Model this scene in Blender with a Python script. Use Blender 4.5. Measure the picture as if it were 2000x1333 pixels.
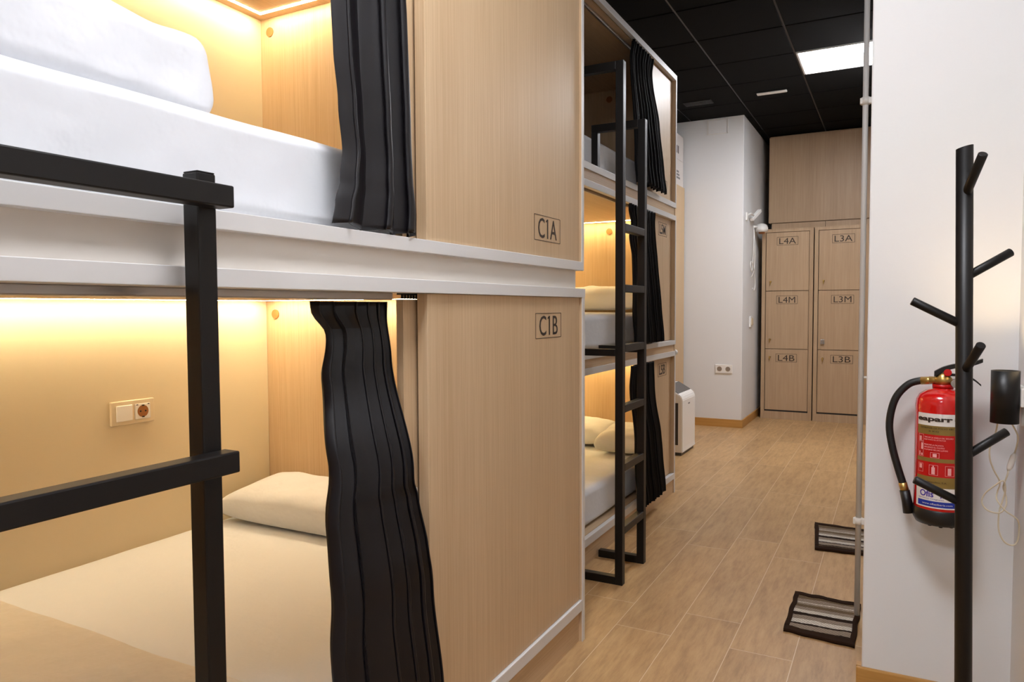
import bpy, bmesh, math, random
from mathutils import Vector, Matrix, noise
random.seed(7)
for o in list(bpy.data.objects):
    bpy.data.objects.remove(o)
SC = bpy.context.scene
COL = SC.collection
V = Vector
# ------------------------------------------------------------------ camera
F_PX, YAW, PITCH, ROLL, EYE = 1415.42, 0.4861, -0.0454, -0.0047, 1.05
cam = bpy.data.cameras.new('camera')
cam.sensor_width = 36.0
cam.lens = F_PX / 2000 * 36
cam.clip_start = 0.01
cam_o = bpy.data.objects.new('camera', cam)
COL.objects.link(cam_o)
_f = V((-math.sin(YAW) * math.cos(PITCH), math.cos(YAW) * math.cos(PITCH), math.sin(PITCH)))
_r = V((math.cos(YAW), math.sin(YAW), 0))
_u = _r.cross(_f)
_r2 = _r * math.cos(ROLL) + _u * math.sin(ROLL)
_u2 = -_r * math.sin(ROLL) + _u * math.cos(ROLL)
_m = Matrix((_r2, _u2, -_f)).transposed().to_4x4()
_m.translation = V((0, 0, EYE))
cam_o.matrix_world = _m
SC.camera = cam_o
# ------------------------------------------------------------------ world, exposure, lamp strengths
w = bpy.data.worlds.new('world')
SC.world = w
w.use_nodes = True
w.node_tree.nodes['Background'].inputs[0].default_value = (0.9, 0.93, 1, 1)
w.node_tree.nodes['Background'].inputs[1].default_value = 0.02
SC.view_settings.view_transform = 'Standard'
SC.view_settings.look = 'None'
SC.view_settings.gamma = 1
SC.view_settings.use_curve_mapping = False
SC.view_settings.exposure = 0.08
E_PANEL = 60.0          # ceiling LED panel at the far end
E_PANEL_ADDED = 46.0     # two added ceiling panels out of view, for the room light
E_STRIP = 94.0          # warm LED strips in the sleeping pods
E_LAMP = 200.0           # small wall lamp
C_PANEL = (0.96, 0.97, 1.02)
C_STRIP = (1.0, 0.79, 0.50)
C_STRIP_FAR = (1.0, 0.76, 0.36)


# ------------------------------------------------------------------ materials
def srgb(r, g, b):
    f = lambda c: (c / 255 / 12.92) if c / 255 <= 0.04045 else ((c / 255 + 0.055) / 1.055) ** 2.4
    return (f(r), f(g), f(b), 1)


def base_mat(name, col, rough=0.5, metal=0.0, spec=0.5, **kw):
    m = bpy.data.materials.new(name)
    m.use_nodes = True
    b = m.node_tree.nodes['Principled BSDF']
    b.inputs['Base Color'].default_value = col
    b.inputs['Roughness'].default_value = rough
    b.inputs['Metallic'].default_value = metal
    b.inputs['Specular IOR Level'].default_value = spec
    for k, v in kw.items():
        b.inputs[k.replace('_', ' ')].default_value = v
    return m


def N(m, t, **kw):
    n = m.node_tree.nodes.new(t)
    for k, v in kw.items():
        setattr(n, k, v)
    return n


def Lk(m, a, b):
    m.node_tree.links.new(a, b)


def obj_coords(m, scale=(1, 1, 1), loc=(0, 0, 0), rot=(0, 0, 0)):
    tc = N(m, 'ShaderNodeTexCoord')
    mp = N(m, 'ShaderNodeMapping')
    mp.inputs['Scale'].default_value = scale
    mp.inputs['Location'].default_value = loc
    mp.inputs['Rotation'].default_value = rot
    Lk(m, tc.outputs['Object'], mp.inputs[0])
    return mp.outputs[0]


def ramp(m, fac, stops):
    r = N(m, 'ShaderNodeValToRGB')
    el = r.color_ramp.elements
    while len(el) < len(stops):
        el.new(0.5)
    for e, (p, c) in zip(el, stops):
        e.position = p
        e.color = c
    Lk(m, fac, r.inputs[0])
    return r.outputs[0]


def mixc(m, fac, a, b, mode='MIX'):
    x = N(m, 'ShaderNodeMix', data_type='RGBA', blend_type=mode)
    for s, v in ((x.inputs[0], fac), (x.inputs[6], a), (x.inputs[7], b)):
        if hasattr(v, 'links'):
            Lk(m, v, s)
        else:
            s.default_value = v
    return x.outputs[2]


def noise_n(m, vec, scale, detail=3, rough=0.5):
    n = N(m, 'ShaderNodeTexNoise')
    n.inputs['Scale'].default_value = scale
    n.inputs['Detail'].default_value = detail
    n.inputs['Roughness'].default_value = rough
    Lk(m, vec, n.inputs['Vector'])
    return n.outputs[0]


def bump(m, h, strength, dist=0.002):
    b = N(m, 'ShaderNodeBump')
    b.inputs['Strength'].default_value = strength
    b.inputs['Distance'].default_value = dist
    Lk(m, h, b.inputs['Height'])
    Lk(m, b.outputs[0], m.node_tree.nodes['Principled BSDF'].inputs['Normal'])


def laminate(name, axis, mid, dark, light, fine=1.0, rough=0.42):
    """printed wood laminate, straight streaks along one axis"""
    m = base_mat(name, mid, rough, spec=0.35)
    s = {'z': (1, 1, 0.012), 'y': (1, 0.012, 1), 'x': (0.012, 1, 1)}[axis]
    v = obj_coords(m, s, (3.1, 1.7, 0.4))
    broad = noise_n(m, v, 9 * fine, 2, 0.5)
    streak = noise_n(m, v, 150 * fine, 4, 0.75)
    finest = noise_n(m, v, 420 * fine, 2, 0.6)
    c1 = ramp(m, broad, [(0.15, dark), (0.85, light)])
    c2 = ramp(m, streak, [(0.3, dark), (0.5, mid), (0.72, light)])
    c = mixc(m, 0.55, c1, c2)
    c = mixc(m, 0.25, c, ramp(m, finest, [(0.3, dark), (0.7, light)]))
    Lk(m, c, m.node_tree.nodes['Principled BSDF'].inputs['Base Color'])
    return m


WOOD = dict(mid=srgb(198, 169, 133), dark=srgb(178, 147, 111), light=srgb(216, 190, 156))
M = {}
M['wood_v'] = laminate('beech laminate upright grain', 'z', **WOOD)
M['wood_h'] = laminate('beech laminate lying grain', 'y', **WOOD)
M['locker'] = laminate('locker laminate', 'z', srgb(180, 150, 118), srgb(160, 130, 99), srgb(200, 174, 142), 0.8)
M['plain_wood'] = laminate('pale plain board', 'z', srgb(196, 166, 126), srgb(188, 156, 116), srgb(204, 176, 138), 0.4)
M['skirt'] = laminate('honey oak skirting', 'x', srgb(186, 138, 72), srgb(160, 112, 52), srgb(204, 156, 88), 0.8)
M['edge'] = base_mat('white edge band', srgb(216, 215, 214), 0.38)
M['offwhite'] = base_mat('white spacer board', srgb(222, 215, 206), 0.5)
M['podwhite'] = base_mat('cream pod lining', srgb(214, 199, 168), 0.5)
M['metal'] = base_mat('black powder coated steel', srgb(15, 12, 11), 0.42, spec=0.35)
M['alu'] = base_mat('brushed aluminium', srgb(176, 170, 164), 0.35, 0.85)
M['plastic'] = base_mat('white plastic', srgb(236, 233, 228), 0.35)
M['plate'] = base_mat('glass look switch plate', srgb(222, 207, 178), 0.15)
M['dark'] = base_mat('dark recess', srgb(20, 16, 14), 0.6)
M['ink'] = base_mat('dark brown ink', srgb(48, 34, 24), 0.6)
M['hole'] = base_mat('brown plug', srgb(150, 94, 44), 0.55)
M['black_pl'] = base_mat('black plastic', srgb(18, 17, 17), 0.4)
M['rubber'] = base_mat('black rubber', srgb(16, 15, 15), 0.55)
M['red'] = base_mat('red enamel', srgb(205, 14, 12), 0.2, Coat_Weight=0.6, Coat_Roughness=0.1)
M['redp'] = base_mat('red label', srgb(190, 8, 10), 0.35)
M['gold'] = base_mat('gold label', srgb(142, 118, 60), 0.35, 0.3)
M['wlabel'] = base_mat('white label', srgb(226, 220, 214), 0.45)
M['blue'] = base_mat('blue label', srgb(12, 44, 150), 0.4)
M['bluet'] = base_mat('violet blue ink', srgb(60, 40, 150), 0.4)
M['pink'] = base_mat('pale pink print', srgb(236, 170, 170), 0.5)
M['brass'] = base_mat('brass', srgb(190, 160, 95), 0.28, 0.9)
M['chrome'] = base_mat('chrome', srgb(200, 200, 200), 0.2, 0.95)
M['cream'] = base_mat('cream cable', srgb(214, 202, 176), 0.45)
M['matborder'] = base_mat('dark brown felt', srgb(46, 30, 20), 0.95, spec=0.1)
M['grille'] = base_mat('dark grey panel', srgb(58, 56, 56), 0.3)
M['carton'] = base_mat('white carton', srgb(214, 206, 200), 0.75)
M['grey_print'] = base_mat('grey print', srgb(120, 116, 114), 0.7)


def cloth_mat(name, col, rough=0.85, sheen=0.2, wr=0.25, sc=14, wrinkle=0.006):
    m = base_mat(name, col, rough, spec=0.2)
    b = m.node_tree.nodes['Principled BSDF']
    b.inputs['Sheen Weight'].default_value = sheen
    v = obj_coords(m)
    n1 = noise_n(m, v, sc, 4, 0.55)
    bump(m, n1, wr, wrinkle)
    return m


M['sheet'] = cloth_mat('white cotton sheet', srgb(217, 219, 223), wr=0.45, sc=9, wrinkle=0.012)
M['pillow'] = cloth_mat('white pillowcase', srgb(212, 213, 216), wr=0.5, sc=7, wrinkle=0.02)
M['duvet'] = cloth_mat('off white duvet', srgb(208, 200, 188), wr=0.9, sc=8, wrinkle=0.02)
M['curtain'] = cloth_mat('charcoal satin curtain', srgb(16, 13, 17), 0.34, 0.0, 0.12, 900, 0.0008)
M['curtain'].node_tree.nodes['Principled BSDF'].inputs['Specular IOR Level'].default_value = 0.4
M['curtain_far'] = cloth_mat('black pleated curtain', srgb(12, 10, 12), 0.6, 0.0, 0.12, 900, 0.0008)

# painted wall
m = M['wall'] = base_mat('white wall paint', srgb(226, 226, 226), 0.75, spec=0.2)
bump(m, noise_n(m, obj_coords(m), 140, 3, 0.6), 0.12, 0.0015)
m = M['ceil'] = base_mat('black ceiling tile', srgb(13, 12, 11), 0.9, spec=0.1)
bump(m, noise_n(m, obj_coords(m), 400, 2, 0.6), 0.2, 0.001)
M['tbar'] = base_mat('black ceiling rail', srgb(18, 17, 16), 0.45)


def emit(name, col, s):
    m = bpy.data.materials.new(name)
    m.use_nodes = True
    nt = m.node_tree
    nt.nodes.clear()
    e = nt.nodes.new('ShaderNodeEmission')
    o = nt.nodes.new('ShaderNodeOutputMaterial')
    e.inputs[0].default_value = (*col, 1)
    e.inputs[1].default_value = s
    nt.links.new(e.outputs[0], o.inputs[0])
    return m


M['panel_e'] = emit('led panel diffuser', C_PANEL, E_PANEL)
M['panel_added_e'] = emit('added led panel diffuser', C_PANEL, E_PANEL_ADDED)  # for the two unseen panels added to light the near part
M['strip_e'] = emit('warm led strip', C_STRIP, E_STRIP)
M['strip_far_e'] = emit('amber led strip', C_STRIP_FAR, E_STRIP * 1.0)
M['lamp_e'] = emit('warm lamp disc', (1.0, 0.74, 0.42), E_LAMP)

# wood look floor tiles
m = M['floor'] = base_mat('wood look plank tiles', (0.4, 0.25, 0.13, 1), 0.42, spec=0.4)
tc = N(m, 'ShaderNodeTexCoord')
sx = N(m, 'ShaderNodeSeparateXYZ')
Lk(m, tc.outputs['Object'], sx.inputs[0])
cx = N(m, 'ShaderNodeCombineXYZ')
a1 = N(m, 'ShaderNodeMath', operation='ADD'); a1.inputs[1].default_value = -2.245 + 9.2
a2 = N(m, 'ShaderNodeMath', operation='ADD'); a2.inputs[1].default_value = 0.8 + 0.183 * 21
Lk(m, sx.outputs[1], a1.inputs[0]); Lk(m, sx.outputs[0], a2.inputs[0])
Lk(m, a1.outputs[0], cx.inputs[0]); Lk(m, a2.outputs[0], cx.inputs[1])
br = N(m, 'ShaderNodeTexBrick')
br.offset = 0.79; br.offset_frequency = 2; br.squash = 1
br.inputs['Scale'].default_value = 1.0
br.inputs['Brick Width'].default_value = 0.92
br.inputs['Row Height'].default_value = 0.183
br.inputs['Mortar Size'].default_value = 0.0012
br.inputs['Mortar Smooth'].default_value = 0.2
br.inputs['Bias'].default_value = 0.0
br.inputs['Color1'].default_value = (0, 0, 0, 1)
br.inputs['Color2'].default_value = (1, 1, 1, 1)
br.inputs['Mortar'].default_value = (0.5, 0.5, 0.5, 1)
Lk(m, cx.outputs[0], br.inputs[0])
# per-plank offset for the grain
off = N(m, 'ShaderNodeVectorMath', operation='SCALE'); off.inputs[3].default_value = 7.0
Lk(m, br.outputs['Color'], off.inputs[0])
addv = N(m, 'ShaderNodeVectorMath', operation='ADD')
Lk(m, tc.outputs['Object'], addv.inputs[0]); Lk(m, off.outputs[0], addv.inputs[1])
mp = N(m, 'ShaderNodeMapping'); mp.inputs['Scale'].default_value = (1, 0.14, 1)
Lk(m, addv.outputs[0], mp.inputs[0])
mp2 = N(m, 'ShaderNodeMapping'); mp2.inputs['Scale'].default_value = (1, 0.3, 1)
Lk(m, addv.outputs[0], mp2.inputs[0])
g1 = noise_n(m, mp.outputs[0], 46, 8, 0.72)
g2 = noise_n(m, mp2.outputs[0], 7, 4, 0.6)
g3 = noise_n(m, mp2.outputs[0], 13, 2, 0.5)
cA = ramp(m, g1, [(0.28, srgb(144, 110, 72)), (0.5, srgb(188, 151, 105)), (0.72, srgb(210, 174, 126))])
cB = ramp(m, g2, [(0.3, srgb(154, 118, 78)), (0.55, srgb(190, 153, 106)), (0.8, srgb(202, 166, 120))])
c = mixc(m, 0.4, cA, cB)
knot = ramp(m, g3, [(0.0, (0.5, 0.42, 0.34, 1)), (0.22, (0.62, 0.52, 0.44, 1)), (0.30, (1, 1, 1, 1))])
c = mixc(m, 0.8, c, knot, 'MULTIPLY')
tint = ramp(m, br.outputs['Color'], [(0.0, (0.90, 0.89, 0.88, 1)), (1.0, (1.06, 1.06, 1.05, 1))])
c = mixc(m, 1.0, c, tint, 'MULTIPLY')
c = mixc(m, br.outputs['Fac'], c, srgb(218, 196, 164))
Lk(m, c, m.node_tree.nodes['Principled BSDF'].inputs['Base Color'])
bump(m, g1, 0.08, 0.001)

# striped woven mat, stripes run along x
m = M['matweave'] = base_mat('striped woven mat', (0.3, 0.25, 0.2, 1), 0.95, spec=0.1)
v = obj_coords(m)
wv = N(m, 'ShaderNodeTexNoise'); wv.inputs['Scale'].default_value = 60; wv.inputs['Detail'].default_value = 2
Lk(m, v, wv.inputs['Vector'])
s2 = N(m, 'ShaderNodeSeparateXYZ'); Lk(m, v, s2.inputs[0])
dm = N(m, 'ShaderNodeMath', operation='MULTIPLY_ADD'); dm.inputs[1].default_value = 0.008
Lk(m, wv.outputs[0], dm.inputs[0]); Lk(m, s2.outputs[1], dm.inputs[2])
sc_ = N(m, 'ShaderNodeMath', operation='MULTIPLY_ADD'); sc_.inputs[1].default_value = 1 / 0.37; sc_.inputs[2].default_value = 0.5
Lk(m, dm.outputs[0], sc_.inputs[0])
DK, GR, LT, BR = srgb(52, 38, 30), srgb(170, 154, 138), srgb(236, 228, 216), srgb(128, 108, 84)
stops = [(0.0, BR), (0.10, BR), (0.12, DK), (0.15, GR), (0.24, GR), (0.25, DK), (0.28, LT), (0.36, GR), (0.43, GR), (0.45, DK),
         (0.50, DK), (0.52, LT), (0.57, LT), (0.59, GR), (0.66, BR), (0.72, GR), (0.76, LT), (0.78, GR), (0.86, BR), (1.0, DK)]
sr = ramp(m, sc_.outputs[0], stops)
for e in m.node_tree.nodes:
    if e.type == 'VALTORGB':
        e.color_ramp.interpolation = 'CONSTANT'
tw = N(m, 'ShaderNodeTexWave'); tw.inputs['Scale'].default_value = 45; tw.inputs['Distortion'].default_value = 4
tw.inputs['Detail Scale'].default_value = 8
tw.bands_direction = 'DIAGONAL'
Lk(m, v, tw.inputs[0])
c = mixc(m, 0.55, sr, ramp(m, tw.outputs[1], [(0.2, (0.35, 0.32, 0.3, 1)), (0.7, (1, 1, 1, 1))]), 'MULTIPLY')
Lk(m, c, m.node_tree.nodes['Principled BSDF'].inputs['Base Color'])
bump(m, tw.outputs[1], 0.8, 0.003)

# ------------------------------------------------------------------ object helpers
WO = {}


def wpos(o):
    return WO.get(o.name, V((0, 0, 0)))


def tagit(o, label, cat, group=None):
    o['label'] = label
    o['category'] = cat
    if group:
        o['group'] = group


def thing(name, label, cat, loc, group=None):
    o = bpy.data.objects.new(name, None)
    o.empty_display_size = 0.05
    COL.objects.link(o)
    o.location = loc
    WO[o.name] = V(loc)
    tagit(o, label, cat, group)
    return o


def part(name, bm, mat, parent=None, smooth=False, org=None, label=None):
    """bm in world coordinates; org = world position of the object's origin"""
    p = wpos(parent) if parent else V((0, 0, 0))
    if org is None:
        org = p
    org = V(org)
    bmesh.ops.translate(bm, verts=bm.verts, vec=-org)
    if name not in ('drape', 'pleated_heading'):
        bmesh.ops.recalc_face_normals(bm, faces=bm.faces)
    me = bpy.data.meshes.new(name)
    bm.to_mesh(me)
    bm.free()
    for mm in (mat if isinstance(mat, (list, tuple)) else [mat]):
        me.materials.append(M[mm])
    if smooth:
        for q in me.polygons:
            q.use_smooth = True
    o = bpy.data.objects.new(name, me)
    COL.objects.link(o)
    if parent:
        o.parent = parent
    o.location = org - p
    WO[o.name] = org
    if label:
        o['label'] = label
    return o


def solo(name, bm, mat, label, cat, org, group=None, smooth=False):
    o = part(name, bm, mat, None, smooth, org)
    tagit(o, label, cat, group)
    return o


def struct(name, bm, mat, parent=None):
    o = part(name, bm, mat, parent)
    o['kind'] = 'structure'
    return o


def B():
    return bmesh.new()


def box(bm, x0, x1, y0, y1, z0, z1, bev=0.0, mi=0, rot=None, seg=2):
    r = bmesh.ops.create_cube(bm, size=1)
    vs = r['verts']
    cx_, cy_, cz_ = (x0 + x1) / 2, (y0 + y1) / 2, (z0 + z1) / 2
    for v in vs:
        v.co = V((v.co.x * (x1 - x0), v.co.y * (y1 - y0), v.co.z * (z1 - z0)))
    es = list({e for v in vs for e in v.link_edges})
    if bev > 0:
        rr = bmesh.ops.bevel(bm, geom=es, offset=bev, segments=seg, affect='EDGES', profile=0.5)
        vs = list({v for f in rr['faces'] for v in f.verts} | {v for v in vs if v.is_valid})
    if rot is not None:
        for v in vs:
            v.co = rot @ v.co
    for v in vs:
        v.co += V((cx_, cy_, cz_))
    for f in {f for v in vs for f in v.link_faces}:
        f.material_index = mi
    return bm


def tube(bm, pts, r, n=12, caps=True, mi=0):
    pts = [V(p) for p in pts]
    rs = r if isinstance(r, (list, tuple)) else [r] * len(pts)
    rings = []
    up = None
    for i, p in enumerate(pts):
        t = (pts[min(i + 1, len(pts) - 1)] - pts[max(i - 1, 0)])
        t.normalize()
        if up is None:
            up = V((0, 0, 1)) if abs(t.z) < 0.9 else V((1, 0, 0))
        side = t.cross(up).normalized()
        up = side.cross(t).normalized()
        rings.append([bm.verts.new(p + rs[i] * (math.cos(a) * side + math.sin(a) * up))
                      for a in [2 * math.pi * k / n for k in range(n)]])
    for a, b in zip(rings, rings[1:]):
        for k in range(n):
            f = bm.faces.new((a[k], a[(k + 1) % n], b[(k + 1) % n], b[k]))
            f.material_index = mi
            f.smooth = True
    if caps:
        for rg in (rings[0], rings[-1]):
            try:
                f = bm.faces.new(rg); f.material_index = mi
            except ValueError:
                pass
    return bm


def smooth_path(pts, k=6):
    pts = [V(p) for p in pts]
    out = []
    n = len(pts)
    for i in range(n - 1):
        p0, p1, p2, p3 = pts[max(i - 1, 0)], pts[i], pts[i + 1], pts[min(i + 2, n - 1)]
        for j in range(k):
            t = j / k
            out.append(0.5 * ((2 * p1) + (-p0 + p2) * t + (2 * p0 - 5 * p1 + 4 * p2 - p3) * t * t
                              + (-p0 + 3 * p1 - 3 * p2 + p3) * t ** 3))
    out.append(pts[-1])
    return out


def lathe(bm, c, prof, n=40, mi=0):
    """prof: (radius, z) list, around the vertical through c"""
    rings = []
    for r, z in prof:
        rings.append([bm.verts.new((c[0] + r * math.cos(2 * math.pi * k / n), c[1] + r * math.sin(2 * math.pi * k / n), z)) for k in range(n)])
    for a, b in zip(rings, rings[1:]):
        for k in range(n):
            f = bm.faces.new((a[k], a[(k + 1) % n], b[(k + 1) % n], b[k])); f.material_index = mi; f.smooth = True
    for rg in (rings[0], rings[-1]):
        f = bm.faces.new(rg); f.material_index = mi
    return bm


def text_bm(s, size, cx_=0.0, cz_=0.0, sxy=(1, 1), bold=0.0, depth=0.0006):
    """text in the local XZ plane, facing -Y, centred"""
    cu = bpy.data.curves.new('t', 'FONT')
    cu.body = s
    cu.size = size
    cu.align_x = 'CENTER'
    cu.align_y = 'CENTER'
    cu.extrude = depth / 2
    cu.offset = bold
    cu.resolution_u = 3
    o = bpy.data.objects.new('t', cu)
    COL.objects.link(o)
    bpy.context.view_layer.update()
    me = bpy.data.meshes.new_from_object(o.evaluated_get(bpy.context.evaluated_depsgraph_get()))
    bpy.data.objects.remove(o)
    bm = B()
    bm.from_mesh(me)
    bpy.data.meshes.remove(me)
    xs = [v.co.x for v in bm.verts]; ys = [v.co.y for v in bm.verts]
    mx, my = (min(xs) + max(xs)) / 2, (min(ys) + max(ys)) / 2
    for v in bm.verts:
        v.co = V(((v.co.x - mx) * sxy[0] + cx_, v.co.z, (v.co.y - my) * sxy[1] + cz_))
    return bm


def fit_text(s, wdt, hgt, bold=0.0, depth=0.0006):
    bm = text_bm(s, 1.0, bold=0)
    xs = [v.co.x for v in bm.verts]; zs = [v.co.z for v in bm.verts]
    W_, H_ = max(xs) - min(xs), max(zs) - min(zs)
    bm.free()
    k = hgt / H_
    return text_bm(s, k, sxy=(wdt / (W_ * k), 1), bold=bold, depth=depth)


def number_sign(s, wdt, hgt, line=0.0016, tw=0.74, th=0.72, bold=0.0):
    bm = fit_text(s, wdt * tw, hgt * th, bold)
    if '1' in s:
        # the numeral gets its small flag: find the middle glyph and hang a slanted stroke from its top
        xs = sorted(v.co.x for v in bm.verts)
        gaps = sorted(((b - a, (a + b) / 2) for a, b in zip(xs, xs[1:])), reverse=True)[:2]
        lo, hi = sorted(g[1] for g in gaps)
        mid = [v.co for v in bm.verts if lo < v.co.x < hi]
        gx0, gz1 = min(c.x for c in mid), max(c.z for c in mid)
        q = hgt * 0.17
        f0 = [bm.verts.new((gx0 + 0.0008, y_, gz1)) for y_ in (-0.0003, 0.0003)]
        f1 = [bm.verts.new((gx0 + 0.0008, y_, gz1 - q * 0.42)) for y_ in (-0.0003, 0.0003)]
        f2 = [bm.verts.new((gx0 - q * 0.62, y_, gz1 - q * 0.80)) for y_ in (-0.0003, 0.0003)]
        f3 = [bm.verts.new((gx0 - q * 0.62, y_, gz1 - q * 0.42)) for y_ in (-0.0003, 0.0003)]
        ring = [f0, f1, f2, f3]
        for k_ in range(4):
            a_, b_ = ring[k_], ring[(k_ + 1) % 4]
            bm.faces.new((a_[0], b_[0], b_[1], a_[1]))
        bm.faces.new([r_[0] for r_ in ring]); bm.faces.new([r_[1] for r_ in ring][::-1])
    for a in (-1, 1):
        box(bm, -wdt / 2, wdt / 2, -0.0003, 0.0003, a * hgt / 2 - line / 2, a * hgt / 2 + line / 2)
        box(bm, a * wdt / 2 - line / 2, a * wdt / 2 + line / 2, -0.0003, 0.0003, -hgt / 2, hgt / 2)
    return bm


def place_bm(bm, mtx):
    bmesh.ops.transform(bm, matrix=mtx, verts=bm.verts)
    return bm


FACE_X = Matrix.Rotation(math.radians(90), 4, 'Z')      # -Y facing text turned to face +X, reading along +Y


def soft_box(x0, x1, y0, y1, z0, z1, r, n=(24, 24, 8), amp=0.004, seed=0, sc=5.0, crown=0.0):
    """rounded cushion-like slab with soft wrinkles"""
    bm = B()
    bmesh.ops.create_cube(bm, size=2)
    bmesh.ops.subdivide_edges(bm, edges=bm.edges[:], cuts=n[0], use_grid_fill=True)
    hx, hy, hz = (x1 - x0) / 2, (y1 - y0) / 2, (z1 - z0) / 2
    c = V(((x0 + x1) / 2, (y0 + y1) / 2, (z0 + z1) / 2))

    def remap(t, h):
        # move grid lines towards the ends so that the rounding is resolved
        return math.copysign(abs(t) ** 0.75, t) * h
    for v in bm.verts:
        p = V((remap(v.co.x, hx), remap(v.co.y, hy), remap(v.co.z, hz)))
        q = V((max(-hx + r, min(hx - r, p.x)), max(-hy + r, min(hy - r, p.y)), max(-hz + r, min(hz - r, p.z))))
        d = p - q
        if d.length > 1e-6:
            m_ = max(abs(d.x), abs(d.y), abs(d.z))
            # cube offset to sphere offset
            d = d.normalized() * m_
            p = q + d
        ph = p + c + V((seed * 3.1, seed * 1.7, 0))
        k = noise.noise(ph * sc) * amp + noise.noise(ph * sc * 2.7) * amp * 0.5
        nn = V((p.x / hx if hx else 0, p.y / hy, p.z / hz))
        nn = V((nn.x ** 5, nn.y ** 5, nn.z ** 5))
        if nn.length > 1e-5:
            p += nn.normalized() * k
        p.z = max(p.z, -hz)
        p.x = min(max(p.x, -hx), hx)
        p.y = min(max(p.y, -hy), hy)
        if crown:
            if p.z > 0:
                p.z += crown * (1 - (p.x / hx) ** 2) * (1 - (p.y / hy) ** 2)
        v.co = p + c
    return bm


def pillow_bm(hx, hy, hz, seed=0, amp=0.010, n=40, pw=0.32, corner=0.10):
    bm = B()
    top, bot = {}, {}
    for i in range(n + 1):
        for j in range(n + 1):
            u = -1 + 2 * i / n; v_ = -1 + 2 * j / n
            # edges bow inwards between pinched corners
            x = hx * u * (1 - corner * (1 - v_ * v_) ** 1 * abs(u) ** 2 * 0.6)
            y = hy * v_ * (1 - corner * (1 - u * u) * abs(v_) ** 2 * 0.6)
            t = (max(0, 1 - u ** 4) * max(0, 1 - v_ ** 4)) ** pw
            w1 = noise.noise(V((x * 7 + seed * 5, y * 7, seed))) * amp + noise.noise(V((x * 19 + seed, y * 13, seed * 2))) * amp * 0.5
            zt = hz * t + w1 * t
            zb = -hz * 0.75 * t
            top[i, j] = bm.verts.new((x, y, zt))
            if i in (0, n) or j in (0, n):
                bot[i, j] = top[i, j]
            else:
                bot[i, j] = bm.verts.new((x, y, zb))
    for i in range(n):
        for j in range(n):
            f = bm.faces.new((top[i, j], top[i + 1, j], top[i + 1, j + 1], top[i, j + 1])); f.smooth = True
            f = bm.faces.new((bot[i, j], bot[i, j + 1], bot[i + 1, j + 1], bot[i + 1, j])); f.smooth = True
    return bm


def interp(tab, z):
    """tab: (z, value) from top to bottom"""
    if z >= tab[0][0]:
        return tab[0][1]
    for (z0, a), (z1, b) in zip(tab, tab[1:]):
        if z >= z1:
            t = (z0 - z) / (z0 - z1)
            t = t * t * (3 - 2 * t)
            return a + (b - a) * t
    return tab[-1][1]


def curtain_bm(L, R, XC, zt, zb, folds, amp, seed=0, nu=260, nv=70, th=0.0018, wts=None):
    """pleated cloth sheet hanging in the YZ plane; L, R, XC are (z, value) tables, amp too"""
    rnd = random.Random(seed)
    ph = wts or [rnd.uniform(0.75, 1.25) for _ in range(folds)]
    s = sum(ph); cum = [0]
    for p in ph:
        cum.append(cum[-1] + p / s)
    am = [rnd.uniform(0.65, 1.15) for _ in range(folds)]
    bm = B()
    rows = []
    for j in range(nv + 1):
        z = zt + (zb - zt) * j / nv
        l, r_, xc, a0 = interp(L, z), interp(R, z), interp(XC, z), interp(amp, z)
        fz = (zt - z) / (zt - zb)
        row = []
        for i in range(nu + 1):
            u = i / nu
            k = 0
            while k < folds - 1 and u > cum[k + 1]:
                k += 1
            t = (u - cum[k]) / (cum[k + 1] - cum[k])
            wv_ = math.sin(2 * math.pi * t)
            drift = 0.12 * noise.noise(V((u * 3 + seed, fz * 0.9, seed)))
            a = a0 * am[k] * (0.9 + 0.45 * noise.noise(V((k * 1.3, fz * 1.1, seed + 5))))
            x = xc + a * wv_ + 0.15 * a * noise.noise(V((u * 14, fz * 1.0, seed + 9)))
            uu = u + (0.34 / folds) * math.sin(4 * math.pi * t) * 0.5 * min(1, 8 * u, 8 * (1 - u)) + drift * 0.5 / folds * min(1, 4 * u, 4 * (1 - u))
            y = l + (r_ - l) * uu
            zz = z
            if j == nv:
                zz += 0.004 * wv_
            row.append(bm.verts.new((x, y, zz)))
        rows.append(row)
    for a, b in zip(rows, rows[1:]):
        for i in range(nu):
            f = bm.faces.new((a[i], a[i + 1], b[i + 1], b[i])); f.smooth = True
    bmesh.ops.recalc_face_normals(bm, faces=bm.faces)
    bmesh.ops.solidify(bm, geom=bm.faces[:], thickness=th)
    for f in bm.faces:
        f.smooth = True
    return bm


# ------------------------------------------------------------------ the room
XN, YN = -0.852, 2.097      # near bunk front plane and far end
XF, YF = -1.090, 4.036      # far bunk front plane and far end
CE = 2.686
bm = B(); box(bm, -2.6, 1.0, -2.7, 8.3, -0.08, 0.0); struct('floor', bm, 'floor')
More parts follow.
